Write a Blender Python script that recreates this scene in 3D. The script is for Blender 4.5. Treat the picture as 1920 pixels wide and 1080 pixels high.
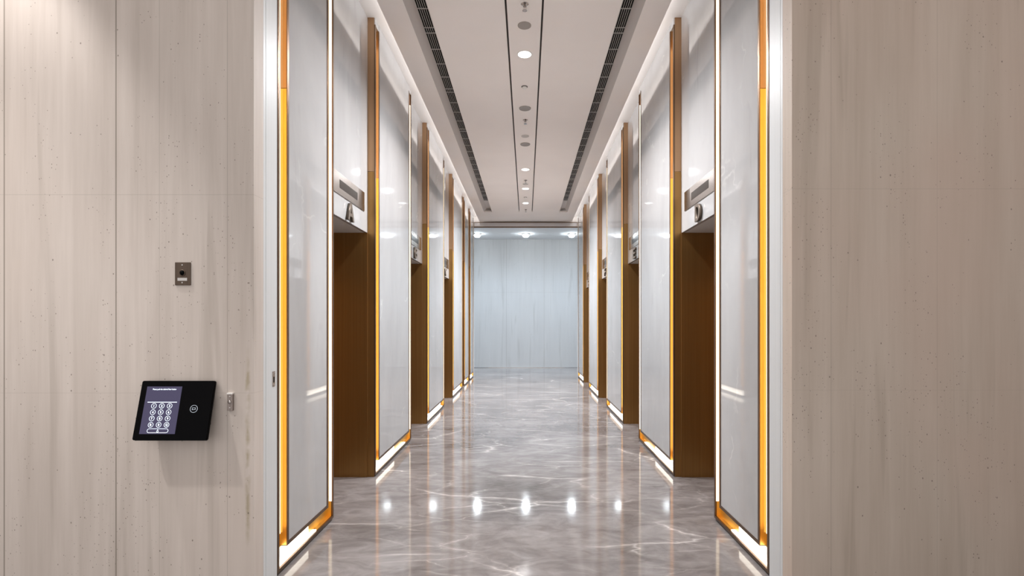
import bpy, bmesh, math, random
from mathutils import Vector, Matrix
random.seed(7)
for o in list(bpy.data.objects):
    bpy.data.objects.remove(o, do_unlink=True)
scn = bpy.context.scene
COL = scn.collection
PI = math.pi

# ------------------------------------------------------------------ camera
cam = bpy.data.cameras.new('camera')
cam.sensor_width = 36.0
cam.lens = 18.0
cam.shift_x = -27.0 / 1920.0
cam.shift_y = 65.0 / 1920.0
cam.clip_start = 0.05
co = bpy.data.objects.new('camera', cam)
COL.objects.link(co)
co.location = (0.018, 0.0, 1.435)
co.rotation_euler = (PI / 2, 0.0, 0.0)
scn.camera = co

# ------------------------------------------------------------------ exposure, world, lights
vs = scn.view_settings
vs.view_transform = 'Standard'
vs.look = 'None'
vs.exposure = 0.48
vs.gamma = 1.0
vs.use_curve_mapping = False

w = bpy.data.worlds.new('world')
scn.world = w
w.use_nodes = True
bg = w.node_tree.nodes['Background']
bg.inputs['Color'].default_value = (1.0, 0.975, 0.96, 1)
bg.inputs['Strength'].default_value = 0.80


def area(name, loc, direction, sx, sy, power, col=(1, 1, 1), spread=180):
    l = bpy.data.lights.new(name, 'AREA')
    l.shape = 'RECTANGLE'
    l.size, l.size_y = sx, sy
    l.energy = power
    l.color = col
    l.spread = math.radians(spread)
    o = bpy.data.objects.new(name, l)
    COL.objects.link(o)
    o.location = loc
    o.rotation_euler = Vector(direction).to_track_quat('-Z', 'Y').to_euler()
    return o


def spot(name, loc, target, angle, blend, power, col=(1, 1, 1), rad=0.05):
    l = bpy.data.lights.new(name, 'SPOT')
    l.energy = power
    l.color = col
    l.spot_size = math.radians(angle)
    l.spot_blend = blend
    l.shadow_soft_size = rad
    o = bpy.data.objects.new(name, l)
    COL.objects.link(o)
    o.location = loc
    d = Vector(target) - Vector(loc)
    o.rotation_euler = d.to_track_quat('-Z', 'Y').to_euler()
    return o


WARM = (1.0, 0.955, 0.92)
COOL = (0.74, 0.87, 1.0)
# key dimensions (metres)
W = 1.3875          # half width of the hall at the pilaster faces
R = 1.46            # recessed plane of the panels above the lift doors
ZC = 4.275          # cove ceiling
ZM = 4.135          # main ceiling
XE = 1.235          # edge of the main ceiling slab
ZD = 2.27           # door head
YW = 2.62           # face of the stone lobby wall
YP = 13.66          # far portal
# cove light lines lying behind both edges of the dropped ceiling
for s in (-1, 1):
    o = area('cove_light', (s * 1.19, 8.3, 4.212), (s, 0, 0.25), 10.9, 0.08, 9, (1.0, 0.965, 0.945))
    o.rotation_euler = Matrix((Vector((0, 1, 0)) * -s, Vector((-0.25 * s, 0, 1)).normalized(),
                               -Vector((s, 0, 0.25)).normalized())).transposed().to_euler()
# front lobby: downlights by the left wall, then an added spot and fill
spot('lobby_spot', (-2.95, 2.22, 4.25), (-2.95, 2.22, 0), 74, 0.45, 175, WARM, 0.05)
spot('lobby_spot', (-3.3, 1.25, 4.25), (-3.3, 1.25, 0), 92, 0.7, 215, WARM, 0.08)
spot('lobby_spot', (0.0, 1.7, 4.25), (0.0, 1.7, 0), 110, 0.9, 30, WARM, 0.08)  # unseen spot added to brighten the white frame and stone returns
area('lobby_fill', (0.0, 0.9, 4.28), (0, 0.05, -1), 6.0, 1.0, 8, WARM)  # added broad fill for the lobby, no panel fitting here
# cross corridor at the far end
for x in (-1.45, 0.0, 1.37):
    spot('corridor_downlight', (x, 15.3, 3.98), (x, 15.5, 0), 150, 1.0, 45, COOL, 0.08)
area('corridor_fill', (0, 14.9, 4.06), (0, 0.1, -1), 6.5, 1.0, 85, COOL, 105)  # added fill that evens the far wall, not a fitted lamp
LIT_Y = (5.15, 9.02, 10.31, 11.55)
for y in (3.88,) + LIT_Y:
    spot('hall_downlight', (0, y, 4.10), (0, y, 0), 112 if y > 11 else 158, 1.0, 200 if y < 4 else 400, (0.985, 0.985, 1.0), 0.06)


# ------------------------------------------------------------------ materials
def new_mat(name):
    m = bpy.data.materials.new(name)
    m.use_nodes = True
    nt = m.node_tree
    b = nt.nodes['Principled BSDF']
    return m, nt, b


def simple(name, col, rough=0.5, metal=0.0, spec=0.5, emis=None, strength=0.0):
    m, nt, b = new_mat(name)
    b.inputs['Base Color'].default_value = (*col, 1)
    b.inputs['Roughness'].default_value = rough
    b.inputs['Metallic'].default_value = metal
    b.inputs['Specular IOR Level'].default_value = spec
    if emis:
        b.inputs['Emission Color'].default_value = (*emis, 1)
        b.inputs['Emission Strength'].default_value = strength
    return m


class NT:
    """small helper to write node graphs"""
    def __init__(self, nt):
        self.nt = nt

    def n(self, typ, **kw):
        nd = self.nt.nodes.new(typ)
        for k, v in kw.items():
            setattr(nd, k, v)
        return nd

    def link(self, a, b):
        self.nt.links.new(a, b)

    def coords(self, scale=(1, 1, 1), loc=(0, 0, 0), rot=(0, 0, 0)):
        g = self.n('ShaderNodeNewGeometry')
        mp = self.n('ShaderNodeMapping')
        mp.inputs['Scale'].default_value = scale
        mp.inputs['Location'].default_value = loc
        mp.inputs['Rotation'].default_value = rot
        self.link(g.outputs['Position'], mp.inputs['Vector'])
        return mp.outputs['Vector']

    def noise(self, vec, scale, detail=4, rough=0.55, dist=0.0):
        nd = self.n('ShaderNodeTexNoise')
        nd.inputs['Scale'].default_value = scale
        nd.inputs['Detail'].default_value = detail
        nd.inputs['Roughness'].default_value = rough
        nd.inputs['Distortion'].default_value = dist
        self.link(vec, nd.inputs['Vector'])
        return nd

    def ramp(self, fac, stops, interp='LINEAR'):
        nd = self.n('ShaderNodeValToRGB')
        nd.color_ramp.interpolation = interp
        el = nd.color_ramp.elements
        while len(el) < len(stops):
            el.new(0.5)
        for e, (p, c) in zip(el, stops):
            e.position = p
            e.color = (*c, 1) if len(c) == 3 else c
        self.link(fac, nd.inputs['Fac'])
        return nd.outputs['Color']

    def math(self, op, a, b=None, c=None, clamp=False):
        nd = self.n('ShaderNodeMath', operation=op, use_clamp=clamp)
        for i, v in enumerate((a, b, c)):
            if v is None:
                continue
            if isinstance(v, (int, float)):
                nd.inputs[i].default_value = v
            else:
                self.link(v, nd.inputs[i])
        return nd.outputs[0]

    def mix(self, fac, a, b, mode='MIX'):
        nd = self.n('ShaderNodeMix', data_type='RGBA', blend_type=mode)
        for sock, v in ((nd.inputs[0], fac), (nd.inputs[6], a), (nd.inputs[7], b)):
            if isinstance(v, (int, float)):
                sock.default_value = v
            elif isinstance(v, tuple):
                sock.default_value = (*v, 1)
            else:
                self.link(v, sock)
        return nd.outputs[2]


def stone_wall(name, c0, c1, stain, vlines, hlines, stain_x=None):
    """pale vertically streaked limestone with air-hole pits and thin slab joints"""
    m, nt, b = new_mat(name)
    q = NT(nt)
    st = q.noise(q.coords((5, 5, 0.35)), 1.0, 6, 0.62, 0.3)
    fine = q.noise(q.coords((38, 38, 1.4)), 1.0, 4, 0.6, 0.2)
    cloud = q.noise(q.coords((0.9, 0.9, 0.7)), 1.0, 3, 0.5)
    f = q.math('ADD', q.math('MULTIPLY', st.outputs['Fac'], 0.55), q.math('MULTIPLY', fine.outputs['Fac'], 0.2))
    f = q.math('ADD', f, q.math('MULTIPLY', cloud.outputs['Fac'], 0.3))
    col = q.ramp(f, [(0.36, c0), (0.66, c1)])
    tint = q.noise(q.coords((1.3, 1.3, 0.9), (3, 1, 7)), 1.0, 2, 0.5)
    col = q.mix(q.ramp(tint.outputs['Fac'], [(0.45, (0, 0, 0)), (0.7, (0.55, 0.55, 0.55))]), col, stain)
    # long leaning streaks
    sk = q.noise(q.coords((9, 9, 0.45), (0, 0, 0), (0, 0.16, 0)), 1.0, 3, 0.5, 0.6)
    skm = q.ramp(sk.outputs['Fac'], [(0.60, (0, 0, 0)), (0.70, (0.32, 0.32, 0.32))])
    col = q.mix(skm, col, (c0[0] * 0.68, c0[1] * 0.67, c0[2] * 0.64))
    if stain_x is not None:
        # yellowish run-off streak beside the opening
        gp = q.n('ShaderNodeNewGeometry')
        sp = q.n('ShaderNodeSeparateXYZ')
        q.link(gp.outputs['Position'], sp.inputs[0])
        wob = q.noise(q.coords((4, 4, 5)), 1.0, 4, 0.7)
        dx = q.math('ABSOLUTE', q.math('SUBTRACT', sp.outputs['X'], stain_x))
        wid = q.math('MULTIPLY', wob.outputs['Fac'], 0.030)
        a = q.math('DIVIDE', q.math('SUBTRACT', wid, dx), 0.012, clamp=True)
        zr = q.math('DIVIDE', q.math('SUBTRACT', 0.52, q.math('ABSOLUTE', q.math('SUBTRACT', sp.outputs['Z'], 0.80))), 0.12, clamp=True)
        lump = q.ramp(q.noise(q.coords((9, 9, 9), (2, 2, 2)), 1.0, 3, 0.6).outputs['Fac'], [(0.40, (0, 0, 0)), (0.60, (0.6, 0.6, 0.6))])
        col = q.mix(q.math('MULTIPLY', q.math('MULTIPLY', a, zr), lump), col, (0.30, 0.245, 0.13))
    # pits of two sizes, gathered in clusters
    pit = None
    for sc, big, cut, seed in (((42, 42, 30), 0.17, 1.13, (9, 2, 5)), ((95, 95, 60), 0.24, 1.20, (1, 7, 3))):
        vo = q.n('ShaderNodeTexVoronoi')
        vo.inputs['Scale'].default_value = 1.0
        q.link(q.coords(sc), vo.inputs['Vector'])
        clus = q.noise(q.coords((4.5, 4.5, 1.3), seed), 1.0, 4, 0.65)
        sep = q.n('ShaderNodeSeparateColor')
        q.link(vo.outputs['Color'], sep.inputs[0])
        thr = q.math('MULTIPLY', q.math('POWER', sep.outputs[0], 1.6), big)
        inside = q.math('LESS_THAN', vo.outputs['Distance'], thr)
        pick = q.math('GREATER_THAN', q.math('ADD', q.math('MULTIPLY', sep.outputs[1], 0.45), q.math('MULTIPLY', clus.outputs['Fac'], 1.5)), cut)
        one = q.math('MULTIPLY', inside, pick)
        pit = one if pit is None else q.math('MAXIMUM', pit, one)
    col = q.mix(q.math('MULTIPLY', pit, 0.72), col, (0.16, 0.13, 0.11))
    # joints between slabs
    g = q.n('ShaderNodeNewGeometry')
    xyz = q.n('ShaderNodeSeparateXYZ')
    q.link(g.outputs['Position'], xyz.inputs[0])
    jm = None
    for axis, pos, wd, k in [('X', *v) for v in vlines] + [('Z', *v) for v in hlines]:
        d = q.math('ABSOLUTE', q.math('SUBTRACT', xyz.outputs[axis], pos))
        t = q.math('MULTIPLY', q.math('LESS_THAN', d, wd), k)
        jm = t if jm is None else q.math('MAXIMUM', jm, t)
    if jm is not None:
        col = q.mix(jm, col, (0.22, 0.19, 0.16))
    q.link(col, b.inputs['Base Color'])
    b.inputs['Roughness'].default_value = 0.55
    b.inputs['Specular IOR Level'].default_value = 0.3
    bp = q.n('ShaderNodeBump')
    bp.inputs['Strength'].default_value = 0.25
    bp.inputs['Distance'].default_value = 0.003
    h = q.math('SUBTRACT', q.math('MULTIPLY', fine.outputs['Fac'], 0.25), q.math('MULTIPLY', pit, 1.0))
    q.link(h, bp.inputs['Height'])
    q.link(bp.outputs['Normal'], b.inputs['Normal'])
    return m


def marble_floor():
    m, nt, b = new_mat('polished_grey_marble')
    q = NT(nt)
    big = q.noise(q.coords((0.9, 1.3, 1)), 1.0, 5, 0.6, 0.8)
    sm = q.noise(q.coords((3.5, 7.0, 1), (4, 2, 0)), 1.0, 6, 0.65, 1.2)
    f = q.math('ADD', q.math('MULTIPLY', big.outputs['Fac'], 0.55), q.math('MULTIPLY', sm.outputs['Fac'], 0.45))
    col = q.ramp(f, [(0.34, (0.112, 0.100, 0.096)), (0.50, (0.205, 0.187, 0.184)), (0.68, (0.335, 0.315, 0.312))])

    def veins(rot, scale, loc, width, thr, seed):
        base = q.coords(scale, loc, (0, 0, rot))
        nz = q.noise(base, 2.2, 4, 0.6)
        vm = q.n('ShaderNodeVectorMath', operation='MULTIPLY_ADD')
        q.link(nz.outputs['Color'], vm.inputs[0])
        vm.inputs[1].default_value = (0.34, 0.34, 0.0)
        q.link(base, vm.inputs[2])
        v = q.n('ShaderNodeTexVoronoi', feature='DISTANCE_TO_EDGE', voronoi_dimensions='2D')
        v.inputs['Scale'].default_value = 1.0
        q.link(vm.outputs[0], v.inputs['Vector'])
        line = q.ramp(v.outputs['Distance'], [(0.0, (1, 1, 1)), (width, (0.25, 0.25, 0.25)), (width * 3.2, (0, 0, 0))])
        msk = q.noise(q.coords((1.1, 1.6, 1), seed), 1.0, 2, 0.5)
        mk = q.ramp(msk.outputs['Fac'], [(thr, (0, 0, 0)), (thr + 0.12, (1, 1, 1))])
        return q.math('MULTIPLY', line, mk)
    v1 = veins(0.25, (0.55, 1.6, 1), (0.3, 0.4, 0), 0.012, 0.46, (0, 0, 0))
    v2 = veins(-0.35, (0.8, 2.6, 1), (5.3, 1.4, 0), 0.012, 0.52, (7, 3, 0))
    v3 = veins(0.12, (1.6, 4.5, 1), (2.1, 8.4, 0), 0.016, 0.50, (3, 9, 0))
    v = q.math('MAXIMUM', v1, q.math('MAXIMUM', q.math('MULTIPLY', v2, 0.8), q.math('MULTIPLY', v3, 0.45)))
    col = q.mix(q.math('MULTIPLY', v, 0.55), col, (0.76, 0.72, 0.69))
    q.link(col, b.inputs['Base Color'])
    rr = q.ramp(sm.outputs['Fac'], [(0.3, (0.055, 0.055, 0.055)), (0.7, (0.10, 0.10, 0.10))])
    q.link(rr, b.inputs['Roughness'])
    b.inputs['Specular IOR Level'].default_value = 0.62
    return m


def white_marble():
    m, nt, b = new_mat('white_polished_stone')
    q = NT(nt)
    a = q.noise(q.coords((1.4, 1.4, 0.6)), 1.0, 5, 0.6, 0.5)
    col = q.ramp(a.outputs['Fac'], [(0.33, (0.405, 0.405, 0.41)), (0.6, (0.465, 0.465, 0.472))])
    s1 = q.noise(q.coords((6, 6, 1.6), (2, 8, 1)), 1.0, 4, 0.55, 1.5)
    col = q.mix(q.ramp(s1.outputs['Fac'], [(0.62, (0, 0, 0)), (0.75, (0.35, 0.35, 0.35))]), col, (0.33, 0.325, 0.325))
    base = q.coords((0.8, 0.8, 1.1), (1.3, 2.1, 0.2))
    nz = q.noise(base, 2.0, 4, 0.6)
    vm = q.n('ShaderNodeVectorMath', operation='MULTIPLY_ADD')
    q.link(nz.outputs['Color'], vm.inputs[0])
    vm.inputs[1].default_value = (0.7, 0.7, 0.7)
    q.link(base, vm.inputs[2])
    v = q.n('ShaderNodeTexVoronoi', feature='DISTANCE_TO_EDGE')
    v.inputs['Scale'].default_value = 0.8
    q.link(vm.outputs[0], v.inputs['Vector'])
    line = q.ramp(v.outputs['Distance'], [(0.0, (1, 1, 1)), (0.012, (0, 0, 0))])
    mk = q.ramp(q.noise(q.coords((1.7, 1.7, 1.7), (5, 0, 3)), 1.0, 2).outputs['Fac'], [(0.55, (0, 0, 0)), (0.65, (1, 1, 1))])
    col = q.mix(q.math('MULTIPLY', q.math('MULTIPLY', line, mk), 0.30), col, (0.86, 0.84, 0.82))
    q.link(col, b.inputs['Base Color'])
    b.inputs['Roughness'].default_value = 0.04
    b.inputs['Specular IOR Level'].default_value = 0.5
    return m


def brushed(name, c0, c1, rough, metal=1.0, scale=(60, 60, 0.5)):
    m, nt, b = new_mat(name)
    q = NT(nt)
    a = q.noise(q.coords(scale), 1.0, 4, 0.6)
    q.link(q.ramp(a.outputs['Fac'], [(0.3, c0), (0.7, c1)]), b.inputs['Base Color'])
    b.inputs['Metallic'].default_value = metal
    b.inputs['Roughness'].default_value = rough
    return m


def plaster(name, col, rough=0.85):
    m, nt, b = new_mat(name)
    q = NT(nt)
    a = q.noise(q.coords((0.8, 0.8, 0.8)), 1.0, 3)
    q.link(q.ramp(a.outputs['Fac'], [(0.3, tuple(c * 0.97 for c in col)), (0.7, tuple(min(1, c * 1.03) for c in col))]), b.inputs['Base Color'])
    b.inputs['Roughness'].default_value = rough
    b.inputs['Specular IOR Level'].default_value = 0.25
    return m


M = {}
M['stone_l'] = stone_wall('pale_limestone', (0.468, 0.41, 0.368), (0.628, 0.566, 0.522), (0.60, 0.522, 0.468),
                          [(-2.654, 0.0035, 0.75), (-2.082, 0.0035, 0.75), (-1.512, 0.002, 0.35), (-1.86, 0.0015, 0.25)],
                          [(2.09, 0.0018, 0.22), (1.075, 0.0015, 0.16)], stain_x=-1.408)
M['stone_r'] = stone_wall('brownish_limestone', (0.42, 0.345, 0.285), (0.56, 0.48, 0.415), (0.52, 0.40, 0.335),
                          [(1.577, 0.0018, 0.30), (2.12, 0.0015, 0.22)],
                          [(2.12, 0.0018, 0.16), (1.09, 0.0015, 0.12)])
M['stone_b'] = stone_wall('far_wall_limestone', (0.53, 0.53, 0.53), (0.59, 0.59, 0.59), (0.57, 0.57, 0.565),
                          [(-0.62, 0.006, 0.3), (0.58, 0.006, 0.3)], [(2.4, 0.006, 0.12)])
M['floor'] = marble_floor()
M['marble'] = white_marble()
M['ceiling'] = plaster('warm_white_paint', (0.92, 0.86, 0.825))
M['cove'] = plaster('cove_white_paint', (0.82, 0.79, 0.77))
M['corridor'] = plaster('corridor_white_paint', (0.80, 0.82, 0.83))
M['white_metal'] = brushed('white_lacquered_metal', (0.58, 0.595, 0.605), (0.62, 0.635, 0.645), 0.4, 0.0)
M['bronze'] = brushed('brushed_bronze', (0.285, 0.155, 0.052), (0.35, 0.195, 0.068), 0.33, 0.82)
M['bronze_up'] = brushed('satin_bronze', (0.42, 0.26, 0.15), (0.48, 0.30, 0.175), 0.38)
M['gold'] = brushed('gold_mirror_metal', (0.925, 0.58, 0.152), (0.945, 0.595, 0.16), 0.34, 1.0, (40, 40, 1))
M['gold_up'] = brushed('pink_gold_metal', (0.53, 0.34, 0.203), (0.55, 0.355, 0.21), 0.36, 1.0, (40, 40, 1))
M['trim'] = brushed('dark_bronze_edge', (0.15, 0.095, 0.06), (0.21, 0.135, 0.085), 0.35)
M['led'] = simple('warm_led_diffuser', (0.9, 0.9, 0.9), 0.5, emis=(1.0, 0.85, 0.60), strength=1.0)
M['led_base'] = simple('warm_led_base_diffuser', (0.9, 0.9, 0.9), 0.5, emis=(1.0, 0.91, 0.77), strength=2.2)
M['led_bright'] = simple('bright_led_diffuser', (0.9, 0.9, 0.9), 0.5, emis=(1.0, 0.87, 0.66), strength=2.4)
M['plinth'] = simple('dark_plinth', (0.06, 0.055, 0.05), 0.4)
M['steel'] = brushed('brushed_steel', (0.40, 0.36, 0.33), (0.52, 0.48, 0.45), 0.22, 1.0, (4, 90, 90))
M['steel2'] = brushed('satin_steel', (0.55, 0.54, 0.54), (0.65, 0.64, 0.64), 0.25, 1.0, (1, 30, 60))
M['display'] = simple('dark_display_glass', (0.03, 0.025, 0.022), 0.12)
M['black'] = simple('black_glass', (0.003, 0.003, 0.0035), 0.5, spec=0.03)
M['blackplastic'] = simple('black_plastic', (0.008, 0.007, 0.007), 0.5, spec=0.12)
M['screen'] = simple('lit_screen', (0.01, 0.01, 0.015), 0.4, spec=0.06, emis=(0.056, 0.049, 0.088), strength=1.0)
M['key'] = simple('lit_key_outline', (0.5, 0.5, 0.5), 0.5, emis=(0.72, 0.86, 1.0), strength=1.1)
M['icon'] = simple('dim_icon_outline', (0.4, 0.4, 0.4), 0.5, emis=(0.45, 0.55, 0.68), strength=0.55)
M['slot'] = simple('hollow_shade', (0.012, 0.011, 0.010), 0.9, spec=0.1)  # near-black colour that paints the shade of hollows
M['gap'] = simple('dark_gap', (0.06, 0.05, 0.045), 0.7)
M['slotpaint'] = plaster('grey_slot_paint', (0.60, 0.555, 0.53), 0.6)
M['grille'] = plaster('grille_grey_paint', (0.55, 0.52, 0.50), 0.5)
M['letter'] = brushed('shaded_bronze_letter', (0.13, 0.105, 0.085), (0.18, 0.145, 0.115), 0.45, 0.8)
M['letterface'] = brushed('lit_letter_face', (0.20, 0.165, 0.135), (0.27, 0.225, 0.185), 0.45, 0.8)  # lighter copy of the letter bronze for the lit faces
M['lamp'] = simple('lit_lamp_lens', (0.9, 0.9, 0.9), 0.5, emis=(1.0, 0.97, 0.94), strength=5.0)
M['lampcool'] = simple('lit_cool_lens', (0.9, 0.9, 0.9), 0.5, emis=(0.86, 0.95, 1.0), strength=45.0)
M['reflector'] = simple('unlit_reflector', (0.34, 0.31, 0.29), 0.45)
M['mesh'] = simple('grey_speaker_mesh', (0.36, 0.325, 0.30), 0.7)
M['meshpale'] = simple('pale_speaker_mesh', (0.55, 0.51, 0.48), 0.7)
M['chrome'] = simple('chrome', (0.45, 0.42, 0.40), 0.15, 1.0)
M['brownplate'] = brushed('brown_anodised_plate', (0.085, 0.058, 0.042), (0.115, 0.08, 0.058), 0.4, 0.5)
M['dullsteel'] = brushed('dull_brown_steel', (0.23, 0.19, 0.17), (0.32, 0.27, 0.25), 0.4, 0.6, (90, 90, 3))
M['silver'] = simple('silver_strip', (0.55, 0.52, 0.50), 0.3, 0.8)
M['white'] = simple('white_plastic', (0.85, 0.83, 0.80), 0.4)


# ------------------------------------------------------------------ mesh helpers
class MB:
    def __init__(self):
        self.bm = bmesh.new()

    def box(self, x0, x1, y0, y1, z0, z1):
        x0, x1 = sorted((x0, x1)); y0, y1 = sorted((y0, y1)); z0, z1 = sorted((z0, z1))
        v = [self.bm.verts.new(p) for p in ((x0, y0, z0), (x1, y0, z0), (x1, y1, z0), (x0, y1, z0),
                                            (x0, y0, z1), (x1, y0, z1), (x1, y1, z1), (x0, y1, z1))]
        for f in ((0, 3, 2, 1), (4, 5, 6, 7), (0, 1, 5, 4), (1, 2, 6, 5), (2, 3, 7, 6), (3, 0, 4, 7)):
            self.bm.faces.new([v[i] for i in f])
        return self

    def prism(self, poly, axis, a0, a1):
        """extrude a polygon given in the two other axes along axis 'x','y' or 'z'"""
        def P(u, v, a):
            return {'x': (a, u, v), 'y': (u, a, v), 'z': (u, v, a)}[axis]
        lo = [self.bm.verts.new(P(u, v, a0)) for u, v in poly]
        hi = [self.bm.verts.new(P(u, v, a1)) for u, v in poly]
        n = len(poly)
        self.bm.faces.new(lo)
        self.bm.faces.new(list(reversed(hi)))
        for i in range(n):
            self.bm.faces.new((lo[i], hi[i], hi[(i + 1) % n], lo[(i + 1) % n]))
        bmesh.ops.recalc_face_normals(self.bm, faces=self.bm.faces[:])
        return self

    def lathe(self, prof, seg=32, center=(0, 0, 0)):
        """profile of (radius, z) about the vertical axis"""
        rings = []
        cx, cy, cz = center
        for r, z in prof:
            if r < 1e-6:
                rings.append([self.bm.verts.new((cx, cy, cz + z))])
            else:
                rings.append([self.bm.verts.new((cx + r * math.cos(2 * PI * i / seg), cy + r * math.sin(2 * PI * i / seg), cz + z)) for i in range(seg)])
        for a, b in zip(rings, rings[1:]):
            for i in range(seg):
                j = (i + 1) % seg
                if len(a) == 1:
                    self.bm.faces.new((a[0], b[j], b[i]))
                elif len(b) == 1:
                    self.bm.faces.new((a[i], a[j], b[0]))
                else:
                    self.bm.faces.new((a[i], a[j], b[j], b[i]))
        bmesh.ops.recalc_face_normals(self.bm, faces=self.bm.faces[:])
        return self

    def ring(self, r0, r1, d, seg=28, center=(0, 0), z=0.0):
        c = center
        prof = [(r0, z), (r1, z), (r1, z + d), (r0, z + d), (r0, z)]
        return self.lathe(prof, seg, (c[0], c[1], 0))

    def transform(self, mat):
        self.bm.transform(mat)
        return self

    def build(self, name, mat, parent=None, bevel=0.0, smooth=False, origin=None):
        me = bpy.data.meshes.new(name)
        if bevel > 0:
            bmesh.ops.remove_doubles(self.bm, verts=self.bm.verts, dist=1e-6)
            bmesh.ops.bevel(self.bm, geom=self.bm.edges[:], offset=bevel, segments=2, affect='EDGES', profile=0.6)
        off = Vector(origin) if origin is not None else (Vector(parent_loc(parent)) if parent else Vector((0, 0, 0)))
        self.bm.transform(Matrix.Translation(-off))
        self.bm.to_mesh(me)
        self.bm.free()
        if smooth:
            for p in me.polygons:
                p.use_smooth = True
        me.materials.append(mat)
        o = bpy.data.objects.new(name, me)
        COL.objects.link(o)
        if parent:
            o.parent = parent
        elif origin is not None:
            o.location = off
        return o


def parent_loc(p):
    v = Vector((0, 0, 0))
    while p is not None:
        v += p.location
        p = p.parent
    return v


def thing(name, label, cat, loc, group=None):
    o = bpy.data.objects.new(name, None)
    o.empty_display_size = 0.1
    COL.objects.link(o)
    o.location = loc
    tag(o, label, cat, group)
    return o


def tag(o, label, cat, group=None):
    o['label'] = label
    o['category'] = cat
    if group:
        o['group'] = group
    return o


def struct(name, mb, mat, bevel=0.0, parent=None):
    o = mb.build(name, mat, parent, bevel)
    o['kind'] = 'structure'
    return o


def text_bm(body, size, depth, offset=0.0, align='CENTER'):
    cu = bpy.data.curves.new('lettering', 'FONT')
    cu.body = body
    cu.size = size
    cu.extrude = depth / 2
    cu.offset = offset
    cu.align_x = align
    cu.align_y = 'CENTER'
    cu.resolution_u = 6
    ob = bpy.data.objects.new('lettering', cu)
    COL.objects.link(ob)
    bpy.context.view_layer.update()
    dg = bpy.context.evaluated_depsgraph_get()
    me = bpy.data.meshes.new_from_object(ob.evaluated_get(dg))
    mb = MB()
    mb.bm.from_mesh(me)
    bpy.data.objects.remove(ob)
    bpy.data.curves.remove(cu)
    bpy.data.meshes.remove(me)
    # centre on the bounding box
    xs = [v.co.x for v in mb.bm.verts]; ys = [v.co.y for v in mb.bm.verts]; zs = [v.co.z for v in mb.bm.verts]
    mb.bm.transform(Matrix.Translation((-(min(xs) + max(xs)) / 2, -(min(ys) + max(ys)) / 2, -(min(zs) + max(zs)) / 2)))
    mb.size = (max(xs) - min(xs), max(ys) - min(ys))
    return mb


def frame_mat(origin, xa, ya):
    xa = Vector(xa).normalized(); ya = Vector(ya).normalized(); za = xa.cross(ya)
    m = Matrix((xa, ya, za)).transposed().to_4x4()
    m.translation = Vector(origin)
    return m


# ------------------------------------------------------------------ room shell
struct('floor', MB().box(-5.2, 5.2, -1.6, 16.5, -0.12, 0.0), M['floor'])
# front lobby
struct('wall_front_left', MB().box(-5.2, -1.377, YW, 2.716, 0, 4.4), M['stone_l'], 0.0015)
struct('wall_front_right', MB().box(1.377, 5.2, YW, 2.716, 0, 4.4), M['stone_r'], 0.0015)
struct('wall_front_head', MB().box(-1.377, 1.377, YW, 2.716, 4.0, 4.4), M['stone_l'])
struct('wall_lobby_left', MB().box(-5.3, -5.2, -1.6, 2.716, 0, 4.4), M['stone_l'])
struct('wall_lobby_right', MB().box(5.2, 5.3, -1.6, 2.716, 0, 4.4), M['stone_r'])
struct('ceiling_lobby', MB().box(-5.3, 5.3, -1.6, 2.716, 4.4, 4.5), M['ceiling'])
# white metal door frame lining the opening (stepped, with a seal groove)
for s, nm in ((-1, 'trim_1'), (1, 'trim_2')):
    t = MB()
    t.box(s * 1.377, s * 1.43, 2.716, 2.738, 0, 4.0)
    t.box(s * 1.385, s * 1.43, 2.738, 2.752, 0, 4.0)
    t.box(s * 1.382, s * 1.43, 2.752, 2.874, 0, 4.0)
    struct(nm, t, M['white_metal'])
# long walls behind the cladding
struct('wall_left', MB().box(-2.02, -1.90, 2.716, YP + 0.06, 0, 4.4), M['cove'])
struct('wall_right', MB().box(1.90, 2.02, 2.716, YP + 0.06, 0, 4.4), M['cove'])
# ceilings of the hall
struct('ceiling_cove', MB().box(-2.02, 2.02, 2.716, YP + 0.06, ZC, ZC + 0.1), M['cove'])
c = MB()
ZT = ZM + 0.03
Y0, Y1 = 2.90, YP
GE, G0, G1, SL = 0.826, 0.857, 0.954, 1.018       # slot edge, grille, sloped slot side
HG = 0.10                              # rise of the slot
YG, YS = 11.71, 12.50                  # grille end, slot end
CH, CW = 0.158, 0.009                  # shadow gap centre, half width
YCH = 12.46
c.box(-(CH - CW), CH - CW, Y0, YS, ZM, ZT)
struct('ceiling', c, M['ceiling'])
struct('ceiling_end', MB().box(-XE, XE, YS, Y1, ZM, ZT), M['ceiling'])
for s, sd in ((-1, 'left'), (1, 'right')):
    struct('ceiling_' + sd, MB().box(s * (CH + CW), s * GE, Y0, YS, ZM, ZT).box(s * (GE - 0.01), s * GE, Y0, YS, ZT, ZM + HG).box(s * (CH - CW), s * (CH + CW), YCH, YS, ZM, ZT), M['ceiling'])
    # sloped side of the air slot rising to the grille, and the blank end
    struct('ceiling_edge_' + sd, MB().box(s * SL, s * XE, Y0, YS, ZM, ZT), M['ceiling'])
    c = MB().prism([(s * SL, ZM + 0.001), (s * (SL + 0.015), ZM + 0.010), (s * (G1 + 0.02), ZM + HG), (s * G1, ZM + HG)], 'y', Y0, YS)
    struct('ceiling_slot_end_' + sd, MB().box(s * GE, s * (G1 + 0.01), YG, YS, ZM + HG - 0.008, ZM + HG + 0.008), M['slotpaint'])
    struct('ceiling_slot_' + sd, c, M['slotpaint'])
for s, nm in ((-1, 'trim_3'), (1, 'trim_4')):
    struct(nm, MB().box(s * (CH - 0.02), s * (CH + 0.02), Y0, YS, ZT, ZT + 0.004), M['gap'])  # dark backing strip paints the shade inside the open gap
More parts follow.
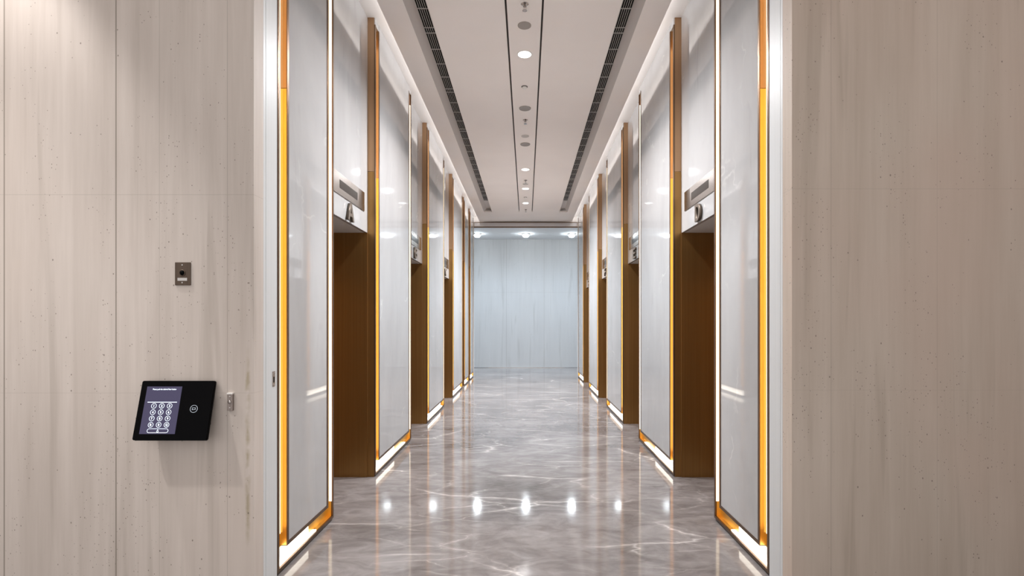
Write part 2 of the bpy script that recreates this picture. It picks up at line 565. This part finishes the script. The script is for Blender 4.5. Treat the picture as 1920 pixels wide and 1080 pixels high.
# far cross corridor
struct('wall_back', MB().box(-5.2, 5.2, 16.3, 16.42, 0, 4.3), M['stone_b'])
struct('wall_corridor_left', MB().box(-5.3, -5.2, YP, 16.42, 0, 4.3), M['corridor'])
struct('wall_corridor_right', MB().box(5.2, 5.3, YP, 16.42, 0, 4.3), M['corridor'])
struct('wall_corridor_front_left', MB().box(-5.2, -2.02, YP, YP + 0.1, 0, 4.3), M['corridor'])
struct('wall_corridor_front_right', MB().box(2.02, 5.2, YP, YP + 0.1, 0, 4.3), M['corridor'])
struct('ceiling_corridor', MB().box(-5.2, 5.2, YP + 0.1, 16.3, 4.09, 4.19), M['corridor'])
struct('wall_portal_head', MB().box(-2.02, 2.02, YP + 0.06, YP + 0.1, 4.09, 4.4), M['cove'])
struct('baseboard_back', MB().box(-5.2, 5.2, 16.285, 16.30, 0, 0.02), M['steel2'])


# ------------------------------------------------------------------ pilasters with the lit gold channel
CH_N, CH_F, RIM, DEP = 0.092, 0.084, 0.02, 0.038
ZFT = 4.21          # top of the bronze frame
ZJ = 2.84           # joint in the metal cladding


def pilaster(s, y0, y1, label):
    X = lambda d: s * (W + d)            # d: depth behind the face
    t = thing('marble_pilaster', label, 'pilaster', (s * W, (y0 + y1) / 2, 0), 'lit marble pilasters along the hall')
    pn, pf = y0 + RIM + CH_N, y1 - RIM - CH_F       # outer edges of the inner panel
    zb = 0.125
    # outer frame: thin dark bronze rim on the face
    fr = MB()
    fr.box(X(0), X(0.012), y0, y0 + RIM, 0.015, ZFT)
    fr.box(X(0), X(0.012), y1 - RIM, y1, 0.015, ZFT)
    fr.box(X(0), X(0.012), y0 + RIM, y1 - RIM, 0.015, 0.033)
    fr.build('outer_frame', M['trim'], t)
    # cladding on the two sides, in two sheets
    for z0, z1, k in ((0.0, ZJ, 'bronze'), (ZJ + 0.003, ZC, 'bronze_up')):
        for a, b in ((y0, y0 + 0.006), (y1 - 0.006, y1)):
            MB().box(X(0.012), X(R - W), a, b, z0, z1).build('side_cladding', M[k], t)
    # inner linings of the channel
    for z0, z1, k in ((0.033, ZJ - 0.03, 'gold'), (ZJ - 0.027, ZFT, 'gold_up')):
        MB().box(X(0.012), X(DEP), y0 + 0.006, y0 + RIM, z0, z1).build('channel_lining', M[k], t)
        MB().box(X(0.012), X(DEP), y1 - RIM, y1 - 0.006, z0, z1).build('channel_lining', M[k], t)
        MB().box(X(0.004), X(DEP), pn, pn + 0.012, max(z0, zb), z1).build('channel_lining', M[k], t)
        MB().box(X(0.004), X(DEP), pf - 0.012, pf, max(z0, zb), z1).build('channel_lining', M[k], t)
    MB().box(X(DEP), X(DEP + 0.01), y0 + 0.006, y1 - 0.006, 0.02, ZFT).build('channel_back', M['gold'], t)
    MB().box(X(0.012), X(DEP), y0 + RIM, y1 - RIM, 0.02, 0.033).build('channel_floor', M['gold'], t)
    # inner white stone panel with its bronze edge
    MB().box(X(0.002), X(DEP), pn + 0.012, pf - 0.012, zb + 0.004, ZC).build('stone_panel', M['marble'], t)
    e = MB()
    tw = 0.022
    e.box(X(-0.001), X(0.004), pn, pn + tw, zb, ZFT)
    e.box(X(-0.001), X(0.004), pf - tw, pf, zb, ZFT)
    e.box(X(-0.001), X(0.004), pn + tw, pf - tw, zb, zb + tw)
    e.box(X(0.004), X(DEP), pn, pf, zb, zb + 0.004)
    e.build('panel_edge', M['trim'], t)
    # white head above the frame
    for a, b in ((y0 + 0.006, pn + 0.012), (pf - 0.012, y1 - 0.006)):
        MB().box(X(0.004), X(0.03), a, b, ZFT, ZC).build('head_panel', M['marble'], t)
    MB().box(X(0.008), X(DEP), y0 + RIM, y1 - RIM, 0.0, 0.015).build('plinth', M['plinth'], t)
    # light strips: far upright, near upright, added corner line, base
    MB().box(X(0.0065), X(0.0275), y1 - RIM - 0.003, y1 - RIM, 0.14, 4.08).build('light_strip', M['led'], t)
    MB().box(X(0.014), X(0.026), y0 + RIM - 0.001, y0 + RIM + 0.0015, 0.20, 4.08).build('light_strip', M['led_bright'], t)
    MB().box(X(DEP - 0.003), X(DEP), pn - 0.0115, pn - 0.0080, 0.20, 4.08).build('light_strip', M['led'], t)  # extra strip added so a white line shows at the near edge
    L = pf - pn
    b = MB()
    ka, kb = (0.72, 0.60) if y0 < 4 else (0.88, 0.55) if y0 < 7 else (0.97, 0.93)
    b.box(X(0.013), X(DEP), y0 + RIM + 0.02, pn + ka * L, 0.033, 0.040)
    b.box(X(DEP - 0.003), X(DEP), y0 + RIM + 0.02, pn + kb * L, 0.040, 0.12)  # upright part glows in place of the floor strip's reflection
    b.build('base_light_strip', M['led_base'], t)
    return t


P = [
    (-1, 2.895, 3.735, 'white stone pilaster in gold light channel between the keypad wall and lift doorway A'),
    (-1, 4.765, 6.250, 'white stone pilaster in gold light channel between lift doorways A and B'),
    (-1, 7.270, 8.775, 'white stone pilaster in gold light channel between lift doorways B and C'),
    (-1, 9.770, 11.26, 'white stone pilaster in gold light channel just beyond lift doorway C'),
    (-1, 11.59, 12.47, 'narrow white stone pilaster between the two slim bronze recesses past doorway C'),
    (-1, 12.75, 13.60, 'last narrow white stone pilaster before the far corridor, on the doorway C side'),
    (1, 2.895, 3.735, 'white stone pilaster in gold light channel between the brown stone wall and lift doorway D'),
    (1, 4.765, 6.250, 'white stone pilaster in gold light channel between lift doorways D and E'),
    (1, 7.270, 8.775, 'white stone pilaster in gold light channel between lift doorways E and F'),
    (1, 9.770, 11.26, 'white stone pilaster in gold light channel between lift doorways F and G'),
    (1, 12.29, 13.60, 'last white stone pilaster beyond lift doorway G, next to the far corridor'),
]
for a in P:
    pilaster(*a)


def arc(cx, cy, rx, ry, a0, a1, n=14):
    return [(cx + rx * math.cos(math.radians(a0 + (a1 - a0) * i / n)), cy + ry * math.sin(math.radians(a0 + (a1 - a0) * i / n))) for i in range(n + 1)]


TK = 0.23    # stroke thickness across the letter, letters drawn in a unit box
TV = 0.20
GLYPH = {
    'A': [[(0, 0), (0.39, 1), (0.61, 1), (1, 0), (0.78, 0), (0.69, 0.24), (0.31, 0.24), (0.22, 0)],
          [(0.375, 0.42), (0.5, 0.76), (0.625, 0.42)]],
    'B': [[(0, 0)] + arc(0.62, 0.28, 0.38, 0.28, -90, 80) + arc(0.58, 0.76, 0.36, 0.24, -70, 90) + [(0, 1)],
          [(TK, 0.17), (TK, 0.42)] + arc(0.60, 0.295, 0.17, 0.125, 90, -90),
          [(TK, 0.60), (TK, 0.84)] + arc(0.57, 0.72, 0.15, 0.12, 90, -90)],
    'C': [arc(0.54, 0.5, 0.54, 0.5, 35, 325, 26) + arc(0.54, 0.5, 0.31, 0.32, 320, 40, 20)],
    'D': [[(0, 0)] + arc(0.42, 0.5, 0.58, 0.5, -90, 90, 20) + [(0, 1)],
          [(TK, 0.18), (TK, 0.82)] + arc(0.42, 0.5, 0.34, 0.32, 90, -90, 18)],
    'E': [[(0, 0), (1, 0), (1, TV), (TK, TV), (TK, 0.41), (0.88, 0.41), (0.88, 0.59), (TK, 0.59), (TK, 1 - TV), (1, 1 - TV), (1, 1), (0, 1)]],
    'F': [[(0, 0), (TK, 0), (TK, 0.40), (0.86, 0.40), (0.86, 0.59), (TK, 0.59), (TK, 1 - TV), (1, 1 - TV), (1, 1), (0, 1)]],
    'G': [arc(0.54, 0.5, 0.54, 0.5, 35, 310, 26) + [(0.98, 0.14), (0.98, 0.54), (0.55, 0.54), (0.55, 0.36), (0.76, 0.36), (0.76, 0.24)]
          + arc(0.54, 0.5, 0.31, 0.32, 305, 40, 20)],
}


def letter_mesh(ch, wd, ht, depth):
    cu = bpy.data.curves.new('lettering', 'CURVE')
    cu.dimensions = '2D'
    cu.fill_mode = 'BOTH'
    cu.extrude = depth / 2
    for loop in GLYPH[ch]:
        sp = cu.splines.new('POLY')
        sp.points.add(len(loop) - 1)
        for pt, (u, v) in zip(sp.points, loop):
            pt.co = ((u - 0.5) * wd, (v - 0.5) * ht, 0, 1)
        sp.use_cyclic_u = True
    ob = bpy.data.objects.new('lettering', cu)
    COL.objects.link(ob)
    bpy.context.view_layer.update()
    dg = bpy.context.evaluated_depsgraph_get()
    me = bpy.data.meshes.new_from_object(ob.evaluated_get(dg))
    mb = MB()
    mb.bm.from_mesh(me)
    bmesh.ops.remove_doubles(mb.bm, verts=mb.bm.verts, dist=1e-6)
    bmesh.ops.recalc_face_normals(mb.bm, faces=mb.bm.faces[:])
    bpy.data.objects.remove(ob)
    bpy.data.curves.remove(cu)
    bpy.data.meshes.remove(me)
    return mb


# ------------------------------------------------------------------ lift doorways with number plates and letters
def doorway(s, y0, y1, letter):
    X = lambda x: s * x
    yc = (y0 + y1) / 2
    t = thing('lift_doorway', 'bronze lined lift doorway under the letter %s with a white stone panel above' % letter,
              'doorway', (X(R), yc, 0), 'lift doorways')
    D = 1.86
    MB().box(X(R), X(R + 0.03), y0, y1, ZD, ZC).build('overhead_panel', M['marble'], t)
    MB().box(X(R + 0.03), X(D), y0, y1, ZD, ZD + 0.03).build('soffit', M['white_metal'], t)
    for a, b in ((y0, y0 + 0.012), (y1 - 0.012, y1)):
        MB().box(X(R), X(D), a, b, 0.0, ZD).build('jamb', M['bronze'], t)
    for a, b in ((y0 + 0.012, yc - 0.002), (yc + 0.002, y1 - 0.012)):
        MB().box(X(D - 0.03), X(D - 0.005), a, b, 0.008, ZD).build('door_leaf', M['bronze'], t)
    MB().box(X(D - 0.06), X(D), y0 + 0.012, y1 - 0.012, 0.0, 0.006).build('sill', M['steel2'], t)
    # floor indicator plate
    pi = thing('floor_indicator', 'brushed steel floor indicator with dark display above the letter %s' % letter,
               'indicator', (X(R), yc, 2.532), 'floor indicators over the lifts')
    MB().box(X(R - 0.006), X(R), yc - 0.405, yc + 0.405, 2.447, 2.618).build('plate', M['steel'], pi)
    MB().box(X(R - 0.0075), X(R - 0.006), yc - 0.21, yc + 0.21, 2.50, 2.565).build('display', M['display'], pi)
    # raised letter
    mb = letter_mesh(letter, 0.125 if letter != 'A' else 0.150, 0.143, 0.022)
    mb.transform(frame_mat((X(R - 0.015), yc, 2.352), (0, 1, 0) if s < 0 else (0, -1, 0), (0, 0, 1)))
    o = mb.build('lift_letter', M['letterface'], None, origin=(X(R), yc, 2.352))
    o.data.materials.append(M['letter'])
    for p in o.data.polygons:
        if abs(p.normal.x) < 0.5:
            p.material_index = 1  # sides take the darker copy, their shade is in the colour
    tag(o, 'raised bronze letter %s on the white panel over its lift doorway' % letter, 'letter', 'letters naming the lifts')
    return t


for s, y0, y1, l in ((-1, 3.735, 4.765, 'A'), (-1, 6.25, 7.27, 'B'), (-1, 8.775, 9.77, 'C'),
                     (1, 3.735, 4.765, 'D'), (1, 6.25, 7.27, 'E'), (1, 8.775, 9.77, 'F'), (1, 11.26, 12.29, 'G')):
    doorway(s, y0, y1, l)
# slim bronze recesses on the left after doorway C
for y0, y1, lab in ((11.26, 11.59, 'slim dark bronze recess panel, the nearer of two past lift doorway C'),
                    (12.47, 12.75, 'slim dark bronze recess panel, the farther of two past lift doorway C')):
    o = MB().box(-R, -(R + 0.02), y0, y1, 0, ZC).build('recess_panel', M['bronze'], None, origin=(-R, (y0 + y1) / 2, 0))
    tag(o, lab, 'wall panel', 'slim bronze recesses')
for y0, s in ((13.60, -1), (13.60, 1)):
    pass

# ------------------------------------------------------------------ far portal: steel header and posts of a door
t = thing('portal_header', 'long steel door header bar across the far end of the hall', 'door header', (0, YP + 0.03, 3.97))
MB().box(-1.40, 1.40, YP - 0.02, YP + 0.06, 3.995, 4.095).build('header_tube', M['steel2'], t, 0.004)
MB().box(-1.40, 1.40, YP - 0.005, YP + 0.05, 3.972, 3.995).build('guide_rail', M['trim'], t)
MB().box(-1.40, 1.40, YP - 0.012, YP + 0.05, 4.095, 4.115).build('top_rail', M['trim'], t)
for s in (-1, 1):
    MB().box(s * 1.385, s * 1.40, YP - 0.025, YP + 0.06, 3.965, 4.115).build('end_cap', M['chrome'], t)
for s, nm in ((-1, 'trim_5'), (1, 'trim_6')):
    struct(nm, MB().box(s * 1.388, s * 1.90, YP - 0.06, YP + 0.1, 0, 4.4), M['corridor'])

# ------------------------------------------------------------------ ceiling: linear air grilles
for s, lab in ((-1, 'long slatted air grille set in the ceiling above lifts A, B and C'),
               (1, 'long slatted air grille set in the ceiling above lifts D to G')):
    t = thing('air_grille', lab, 'air grille', (s * 0.905, 7.3, ZM + HG), 'linear ceiling air grilles')
    g = MB()
    n = 6
    wd = G1 - G0
    for i in range(n):
        xc = G0 + wd * i / (n - 1)
        g.box(s * (xc - 0.0021), s * (xc + 0.0021), Y0, YG, ZM + HG - 0.008, ZM + HG - 0.002)
    g.build('slats', M['grille'], t)
    g = MB()
    y = 2.99
    k = 0
    while y < YG:
        g.box(s * G0, s * G1, y - 0.003, y + 0.003, ZM + HG - 0.0085, ZM + HG - 0.0015)
        k += 1
        if k % 4 == 3:
            y += 0.09
            g.box(s * G0, s * G1, y - 0.003, y + 0.003, ZM + HG - 0.0085, ZM + HG - 0.0015)
        y += 0.295
    g.build('cross_bars', M['grille'], t)
    MB().box(s * (GE + 0.002), s * (G1 + 0.012), Y0, YG, ZM + HG + 0.001, ZM + HG + 0.006).build('cavity_shade', M['slot'], t)  # near-black sheet stands in for the shade behind the slats

# ------------------------------------------------------------------ ceiling: fixtures in the middle strip
def downlight(y, lit, label, x=0.0, z=ZM, r=0.066, mat=None, group='downlights in the middle ceiling strip'):
    t = thing('downlight', label, 'downlight', (x, y, z), group)
    MB().lathe([(r, 0.0), (r + 0.010, 0.0), (r + 0.010, -0.003), (r, -0.005), (r, 0.0)], 40, (x, y, z)).build('trim_ring', M['white'] if lit else M['ceiling'], t, smooth=False)
    if lit:
        MB().lathe([(0, -0.008), (r * 0.6, -0.007), (r, -0.001)], 40, (x, y, z)).build('lens', mat or M['lamp'], t, smooth=True)
    else:
        MB().lathe([(r, 0.001), (r * 0.80, 0.006), (r * 0.45, 0.0085), (0, 0.009)], 40, (x, y, z - 0.0105)).build('reflector', M['reflector'], t, smooth=True)
        MB().lathe([(r * 1.0, 0.0), (r * 1.0, -0.010), (r + 0.006, -0.011), (r + 0.010, 0.0)], 40, (x, y, z)).build('drop_ring', M['reflector'], t, smooth=True)
    return t


downlight(5.15, True, 'brightest lit round downlight, nearest in the ceiling strip after the flat speaker')
downlight(6.44, False, 'unlit grey downlight, the nearer one, just before the second sprinkler')
downlight(7.74, False, 'unlit grey downlight, the farther one, next to the pale flat speaker')
downlight(9.02, True, 'lit round downlight, second lit one from the near end of the strip')
downlight(10.31, True, 'lit round downlight, third lit one from the near end of the strip')
downlight(11.55, True, 'lit round downlight, last one near the end of the ceiling strip')


def speaker(y, mat, label, r=0.061):
    t = thing('ceiling_speaker', label, 'speaker', (0, y, ZM), 'flat ceiling speakers')
    MB().lathe([(0, -0.004), (r * 0.94, -0.004), (r * 0.94, 0.0)], 40, (0, y, ZM)).build('grille_disc', mat, t)
    MB().lathe([(r * 0.94, 0.0), (r, 0.0), (r, -0.004), (r * 0.94, -0.0055), (r * 0.94, 0.0)], 40, (0, y, ZM)).build('rim', mat, t)


speaker(4.65, M['mesh'], 'flat grey round ceiling speaker nearest, before the brightest downlight')
speaker(7.41, M['meshpale'], 'pale flat round ceiling speaker between the second sprinkler and an unlit downlight', 0.056)
speaker(9.97, M['meshpale'], 'pale flat round ceiling speaker just before the third lit downlight', 0.056)


def sprinkler(y, label):
    t = thing('sprinkler', label, 'sprinkler', (0, y, ZM), 'fire sprinklers in the ceiling strip')
    MB().lathe([(0, -0.006), (0.026, -0.005), (0.034, 0.0)], 28, (0.004, y, ZM)).build('cover_ring', M['chrome'], t, smooth=True)
    MB().lathe([(0, 0), (0.010, 0), (0.010, -0.018), (0.007, -0.022), (0, -0.022)], 16, (0.004, y, ZM - 0.005)).build('body', M['chrome'], t)
    f = MB()
    for sx in (-1, 1):
        f.box(0.004 + sx * 0.011, 0.004 + sx * 0.014, y - 0.003, y + 0.003, ZM - 0.052, ZM - 0.022)
    f.box(0.004 - 0.014, 0.004 + 0.014, y - 0.003, y + 0.003, ZM - 0.025, ZM - 0.021)
    f.lathe([(0, 0.03), (0.0028, 0.03), (0.0028, 0), (0, 0)], 10, (0.004, y, ZM - 0.054))
    f.build('frame_arms', M['chrome'], t)
    MB().lathe([(0, 0), (0.019, 0.0), (0.022, -0.003), (0, -0.004)], 24, (0.004, y, ZM - 0.052)).build('deflector', M['chrome'], t)


sprinkler(4.34, 'small pendant fire sprinkler nearest the camera, before the first flat speaker')
sprinkler(6.82, 'small pendant fire sprinkler right after the nearer unlit downlight')
sprinkler(9.71, 'small pendant fire sprinkler after the second lit downlight')
sprinkler(12.23, 'small pendant fire sprinkler at the far end of the ceiling strip')


def detector(y, label):
    t = thing('smoke_detector', label, 'smoke detector', (0, y, ZM), 'smoke detectors in the ceiling strip')
    MB().lathe([(0, -0.016), (0.020, -0.014), (0.027, -0.006), (0.028, 0)], 28, (-0.004, y, ZM - 0.006)).build('dome', M['white'], t, smooth=True)
    MB().lathe([(0, -0.006), (0.034, -0.005), (0.036, 0)], 28, (-0.004, y, ZM)).build('base_ring', M['gap'], t)


detector(5.86, 'small white domed smoke detector between the brightest downlight and the nearer unlit one')
detector(11.03, 'small white domed smoke detector between the last two lit downlights')

for x, lab in ((-1.45, 'cool white corridor ceiling lamp beyond the header, at the doorway C side'),
               (0.0, 'cool white corridor ceiling lamp beyond the header, in the middle'),
               (1.37, 'cool white corridor ceiling lamp beyond the header, at the doorway G side')):
    t = thing('corridor_lamp', lab, 'downlight', (x, 15.3, 4.09), 'cool lamps in the far corridor')
    MB().lathe([(0.115, 0), (0.115, -0.03), (0.10, -0.035), (0.10, 0)], 32, (x, 15.3, 4.09)).build('housing', M['white'], t)
    MB().lathe([(0, -0.11), (0.06, -0.10), (0.095, -0.06), (0.102, -0.02)], 32, (x, 15.3, 4.09)).build('lens', M['lampcool'], t, smooth=True)  # lens made deeper to stand in for the bloom around the lamp

# ------------------------------------------------------------------ things on the left stone wall
# tilted keypad terminal
TW, TH = 0.363, 0.2935
top = Vector((-1.743, 2.592, 1.1405))
bot = Vector((-1.743, 2.522, 0.8555))
up = (top - bot).normalized()
cen = (top + bot) / 2
FM = frame_mat(cen, (1, 0, 0), up)          # local x right, y up, z out of the face
t = thing('keypad_terminal', 'tilted black touch keypad terminal with lit number keys on the pale stone wall', 'keypad', cen)


def rounded_rect(mb, x0, x1, y0, y1, r, z0, z1, seg=6):
    pts = []
    for cx, cy, a0 in ((x1 - r, y1 - r, 0), (x0 + r, y1 - r, 90), (x0 + r, y0 + r, 180), (x1 - r, y0 + r, 270)):
        for i in range(seg + 1):
            a = math.radians(a0 + 90 * i / seg)
            pts.append((cx + r * math.cos(a), cy + r * math.sin(a)))
    return mb.prism(pts, 'z', z0, z1)


rounded_rect(MB(), -TW / 2, TW / 2, -TH / 2, TH / 2, 0.009, -0.012, 0.0).transform(FM).build('front_glass', M['black'], t)
hb = MB()
hx = TW / 2 - 0.035
inv = FM.inverted()
hb.prism([(YW, 1.110), (YW, 0.915), (2.56, 0.900), (2.600, 1.115)], 'x', cen.x - hx, cen.x + hx)
hb.build('housing', M['blackplastic'], t)
rounded_rect(MB(), -TW / 2 - 0.0015, TW / 2 + 0.0015, -TH / 2 - 0.0015, TH / 2 + 0.0015, 0.010, -0.018, -0.0115).transform(FM).build('back_edge', M['blackplastic'], t)
# screen
sx0, sx1 = -TW / 2 + 0.081 * TW, -TW / 2 + 0.566 * TW
sy1, sy0 = TH / 2 - 0.098 * TH, TH / 2 - 0.897 * TH
SW, SH = sx1 - sx0, sy1 - sy0
scr = MB().box(sx0, sx1, sy0, sy1, 0.0, 0.0008).transform(FM).build('screen', M['screen'], t)
scr['label'] = 'dim violet lit screen'
SU = lambda u: sx0 + u * SW
SV = lambda v: sy1 - v * SH


def on_screen(mb, name, mat, parent=scr):
    return mb.transform(FM).build(name, mat, parent)


# text at the head of the screen
tx = text_bm('Please push the desired floor button', 0.009, 0.0004, 0.00012)
k = 0.67 * SW / tx.size[0]
tx.transform(Matrix.Diagonal((k, k * 1.25, 1, 1)))
tx.transform(Matrix.Translation((SU(0.51), SV(0.064), 0.0011)))
on_screen(tx, 'heading_text', M['key'])
on_screen(MB().box(SU(0.085), SU(0.92), SV(0.341), SV(0.329), 0.0008, 0.0013), 'divider_line', M['key'])
for r_, v in enumerate((0.413, 0.546, 0.678, 0.81)):
    for c_, u in enumerate((0.283, 0.507, 0.730)):
        ch = ('123', '456', '789', 'B0G')[r_][c_]
        m_ = MB()
        m_.ring(0.0114, 0.0130, 0.0005, 28, (SU(u), SV(v)), 0.0008)
        d = text_bm(ch, 0.0158, 0.0005, 0.0004)
        d.transform(Matrix.Translation((SU(u), SV(v), 0.0011)))
        me = bpy.data.meshes.new('tmp')
        d.bm.to_mesh(me)
        d.bm.free()
        m_.bm.from_mesh(me)
        bpy.data.meshes.remove(me)
        o = on_screen(m_, 'key', M['key'])
        o['label'] = 'round key showing %s' % ch
# accessibility pill
m_ = MB()
pw, ph, th_ = 0.30 * SW, 0.045 * SH, 0.0018
cx, cy = SU(0.506), SV(0.933)
def stadium(hw, hh, n=12):
    pts = []
    for sgn in (1, -1):
        for i in range(n + 1):
            a = -PI / 2 + PI * i / n
            pts.append((cx + sgn * (hw - hh) + sgn * hh * math.cos(a), cy + sgn * hh * math.sin(a)))
    return pts
po, pi_ = stadium(pw, ph), stadium(pw - th_, ph - th_)
vo_ = [m_.bm.verts.new((x, y, 0.0013)) for x, y in po]
vi_ = [m_.bm.verts.new((x, y, 0.0013)) for x, y in pi_]
for i in range(len(po)):
    j = (i + 1) % len(po)
    m_.bm.faces.new((vo_[i], vo_[j], vi_[j], vi_[i]))
m_.lathe([(0.0013, 0.0), (0.0013, 0.0005), (0, 0.0005)], 12, (cx, cy + 0.0062, 0.0008))
m_.box(cx - 0.0008, cx + 0.0008, cy - 0.0005, cy + 0.0048, 0.0008, 0.0013)
m_.box(cx - 0.0008, cx + 0.0042, cy - 0.0012, cy + 0.0004, 0.0008, 0.0013)
m_.box(cx + 0.0032, cx + 0.0046, cy - 0.006, cy - 0.0010, 0.0008, 0.0013)
m_.ring(0.0036, 0.0049, 0.0005, 20, (cx - 0.0004, cy - 0.0028), 0.0008)
on_screen(m_, 'accessibility_key', M['key'])
# card reader mark on the black glass
m_ = MB()
ux, uy = -TW / 2 + 0.773 * TW, TH / 2 - 0.478 * TH
m_.ring(0.0172, 0.0187, 0.0005, 36, (ux, uy), 0.0)
for a in ((-0.0085, 0.0085, 0.0045, 0.0060), (-0.0085, -0.0070, -0.0055, 0.0060), (0.0070, 0.0085, -0.0030, 0.0060),
          (-0.0085, 0.0010, -0.0055, -0.0040), (0.0000, 0.0085, -0.0040, -0.0025)):
    m_.box(ux + a[0], ux + a[1], uy + a[2], uy + a[3], 0.0, 0.0005)
m_.transform(FM).build('card_reader_mark', M['icon'], t)

# brown intercom plate
ix, iz = -1.7375, 1.685
iz = 1.435 + (605 - 513.5) * 2.62 / 960
t = thing('call_button_plate', 'small brown metal wall plate with round dark eye and silver strip, above the keypad', 'wall plate', (ix, YW, iz))
MB().box(ix - 0.0395, ix + 0.0395, YW - 0.006, YW, iz - 0.0585, iz + 0.0585).build('plate', M['brownplate'], t, 0.002)
fy = frame_mat((ix, YW - 0.006, iz), (1, 0, 0), (0, 0, 1))
MB().lathe([(0.0165, 0), (0.0165, 0.003), (0.013, 0.004), (0.012, 0.0005), (0, 0.0003)], 32, (-0.001, 0.004, 0)).transform(fy).build('lens_ring', M['brownplate'], t, smooth=True)
MB().lathe([(0.012, 0.0), (0.010, 0.006), (0.005, 0.009), (0, 0.0095)], 28, (-0.001, 0.004, 0)).transform(fy).build('lens', M['black'], t, smooth=True)
MB().box(-0.025, 0.024, -0.036, -0.021, 0, 0.0015).transform(fy).build('name_strip', M['silver'], t)
for v in (0.045, -0.045):
    MB().lathe([(0.004, 0), (0.0036, 0.0012), (0, 0.0016)], 14, (-0.002, v, 0)).transform(fy).build('screw', M['silver'], t)

# narrow steel switch plate
kx = 0.018 + (433.5 - 987) * 2.62 / 960
kz = 1.435 + (605 - 753) * 2.62 / 960
t = thing('switch_plate', 'narrow steel wall plate with a bright top edge, right beside the keypad terminal', 'wall plate', (kx, YW, kz))
fy = frame_mat((kx, YW, kz), (1, 0, 0), (0, 0, 1))
MB().box(-0.014, 0.014, -0.045, 0.045, 0, 0.012).transform(fy).build('plate', M['dullsteel'], t, 0.001)
MB().box(-0.0145, 0.0145, 0.0395, 0.046, 0.0, 0.014).transform(fy).build('top_edge', M['white'], t)
MB().lathe([(0.0085, 0.0), (0.0085, 0.004), (0.005, 0.006), (0, 0.006)], 20, (0, 0.0, 0.012)).transform(fy).build('button', M['chrome'], t, smooth=True)
for v in (0.028, -0.030):
    MB().lathe([(0.0042, 0.0), (0.0038, 0.0015), (0, 0.002)], 14, (0, v, 0.012)).transform(fy).build('screw', M['silver'], t)

# strike plate in the white frame
sz = 1.435 + (605 - 711) * 2.82 / 960
fx = frame_mat((-1.382, 2.835, sz), (0, 1, 0), (0, 0, 1))
t = thing('strike_plate', 'small grey metal strike plate set in the white door frame past the keypad', 'strike plate', (-1.382, 2.835, sz))
MB().box(-0.0135, 0.0135, -0.042, 0.042, 0, 0.002).transform(fx).build('plate', M['steel'], t)
MB().box(-0.006, 0.006, -0.020, 0.012, 0.002, 0.0026).transform(fx).build('latch_hole_shade', M['slot'], t)  # dark slab on the plate paints the shade of an uncut hole
for v in (0.033, -0.034):
    MB().lathe([(0.004, 0), (0.0036, 0.001), (0, 0.0014)], 14, (0, v, 0.002)).transform(fx).build('screw', M['silver'], t)
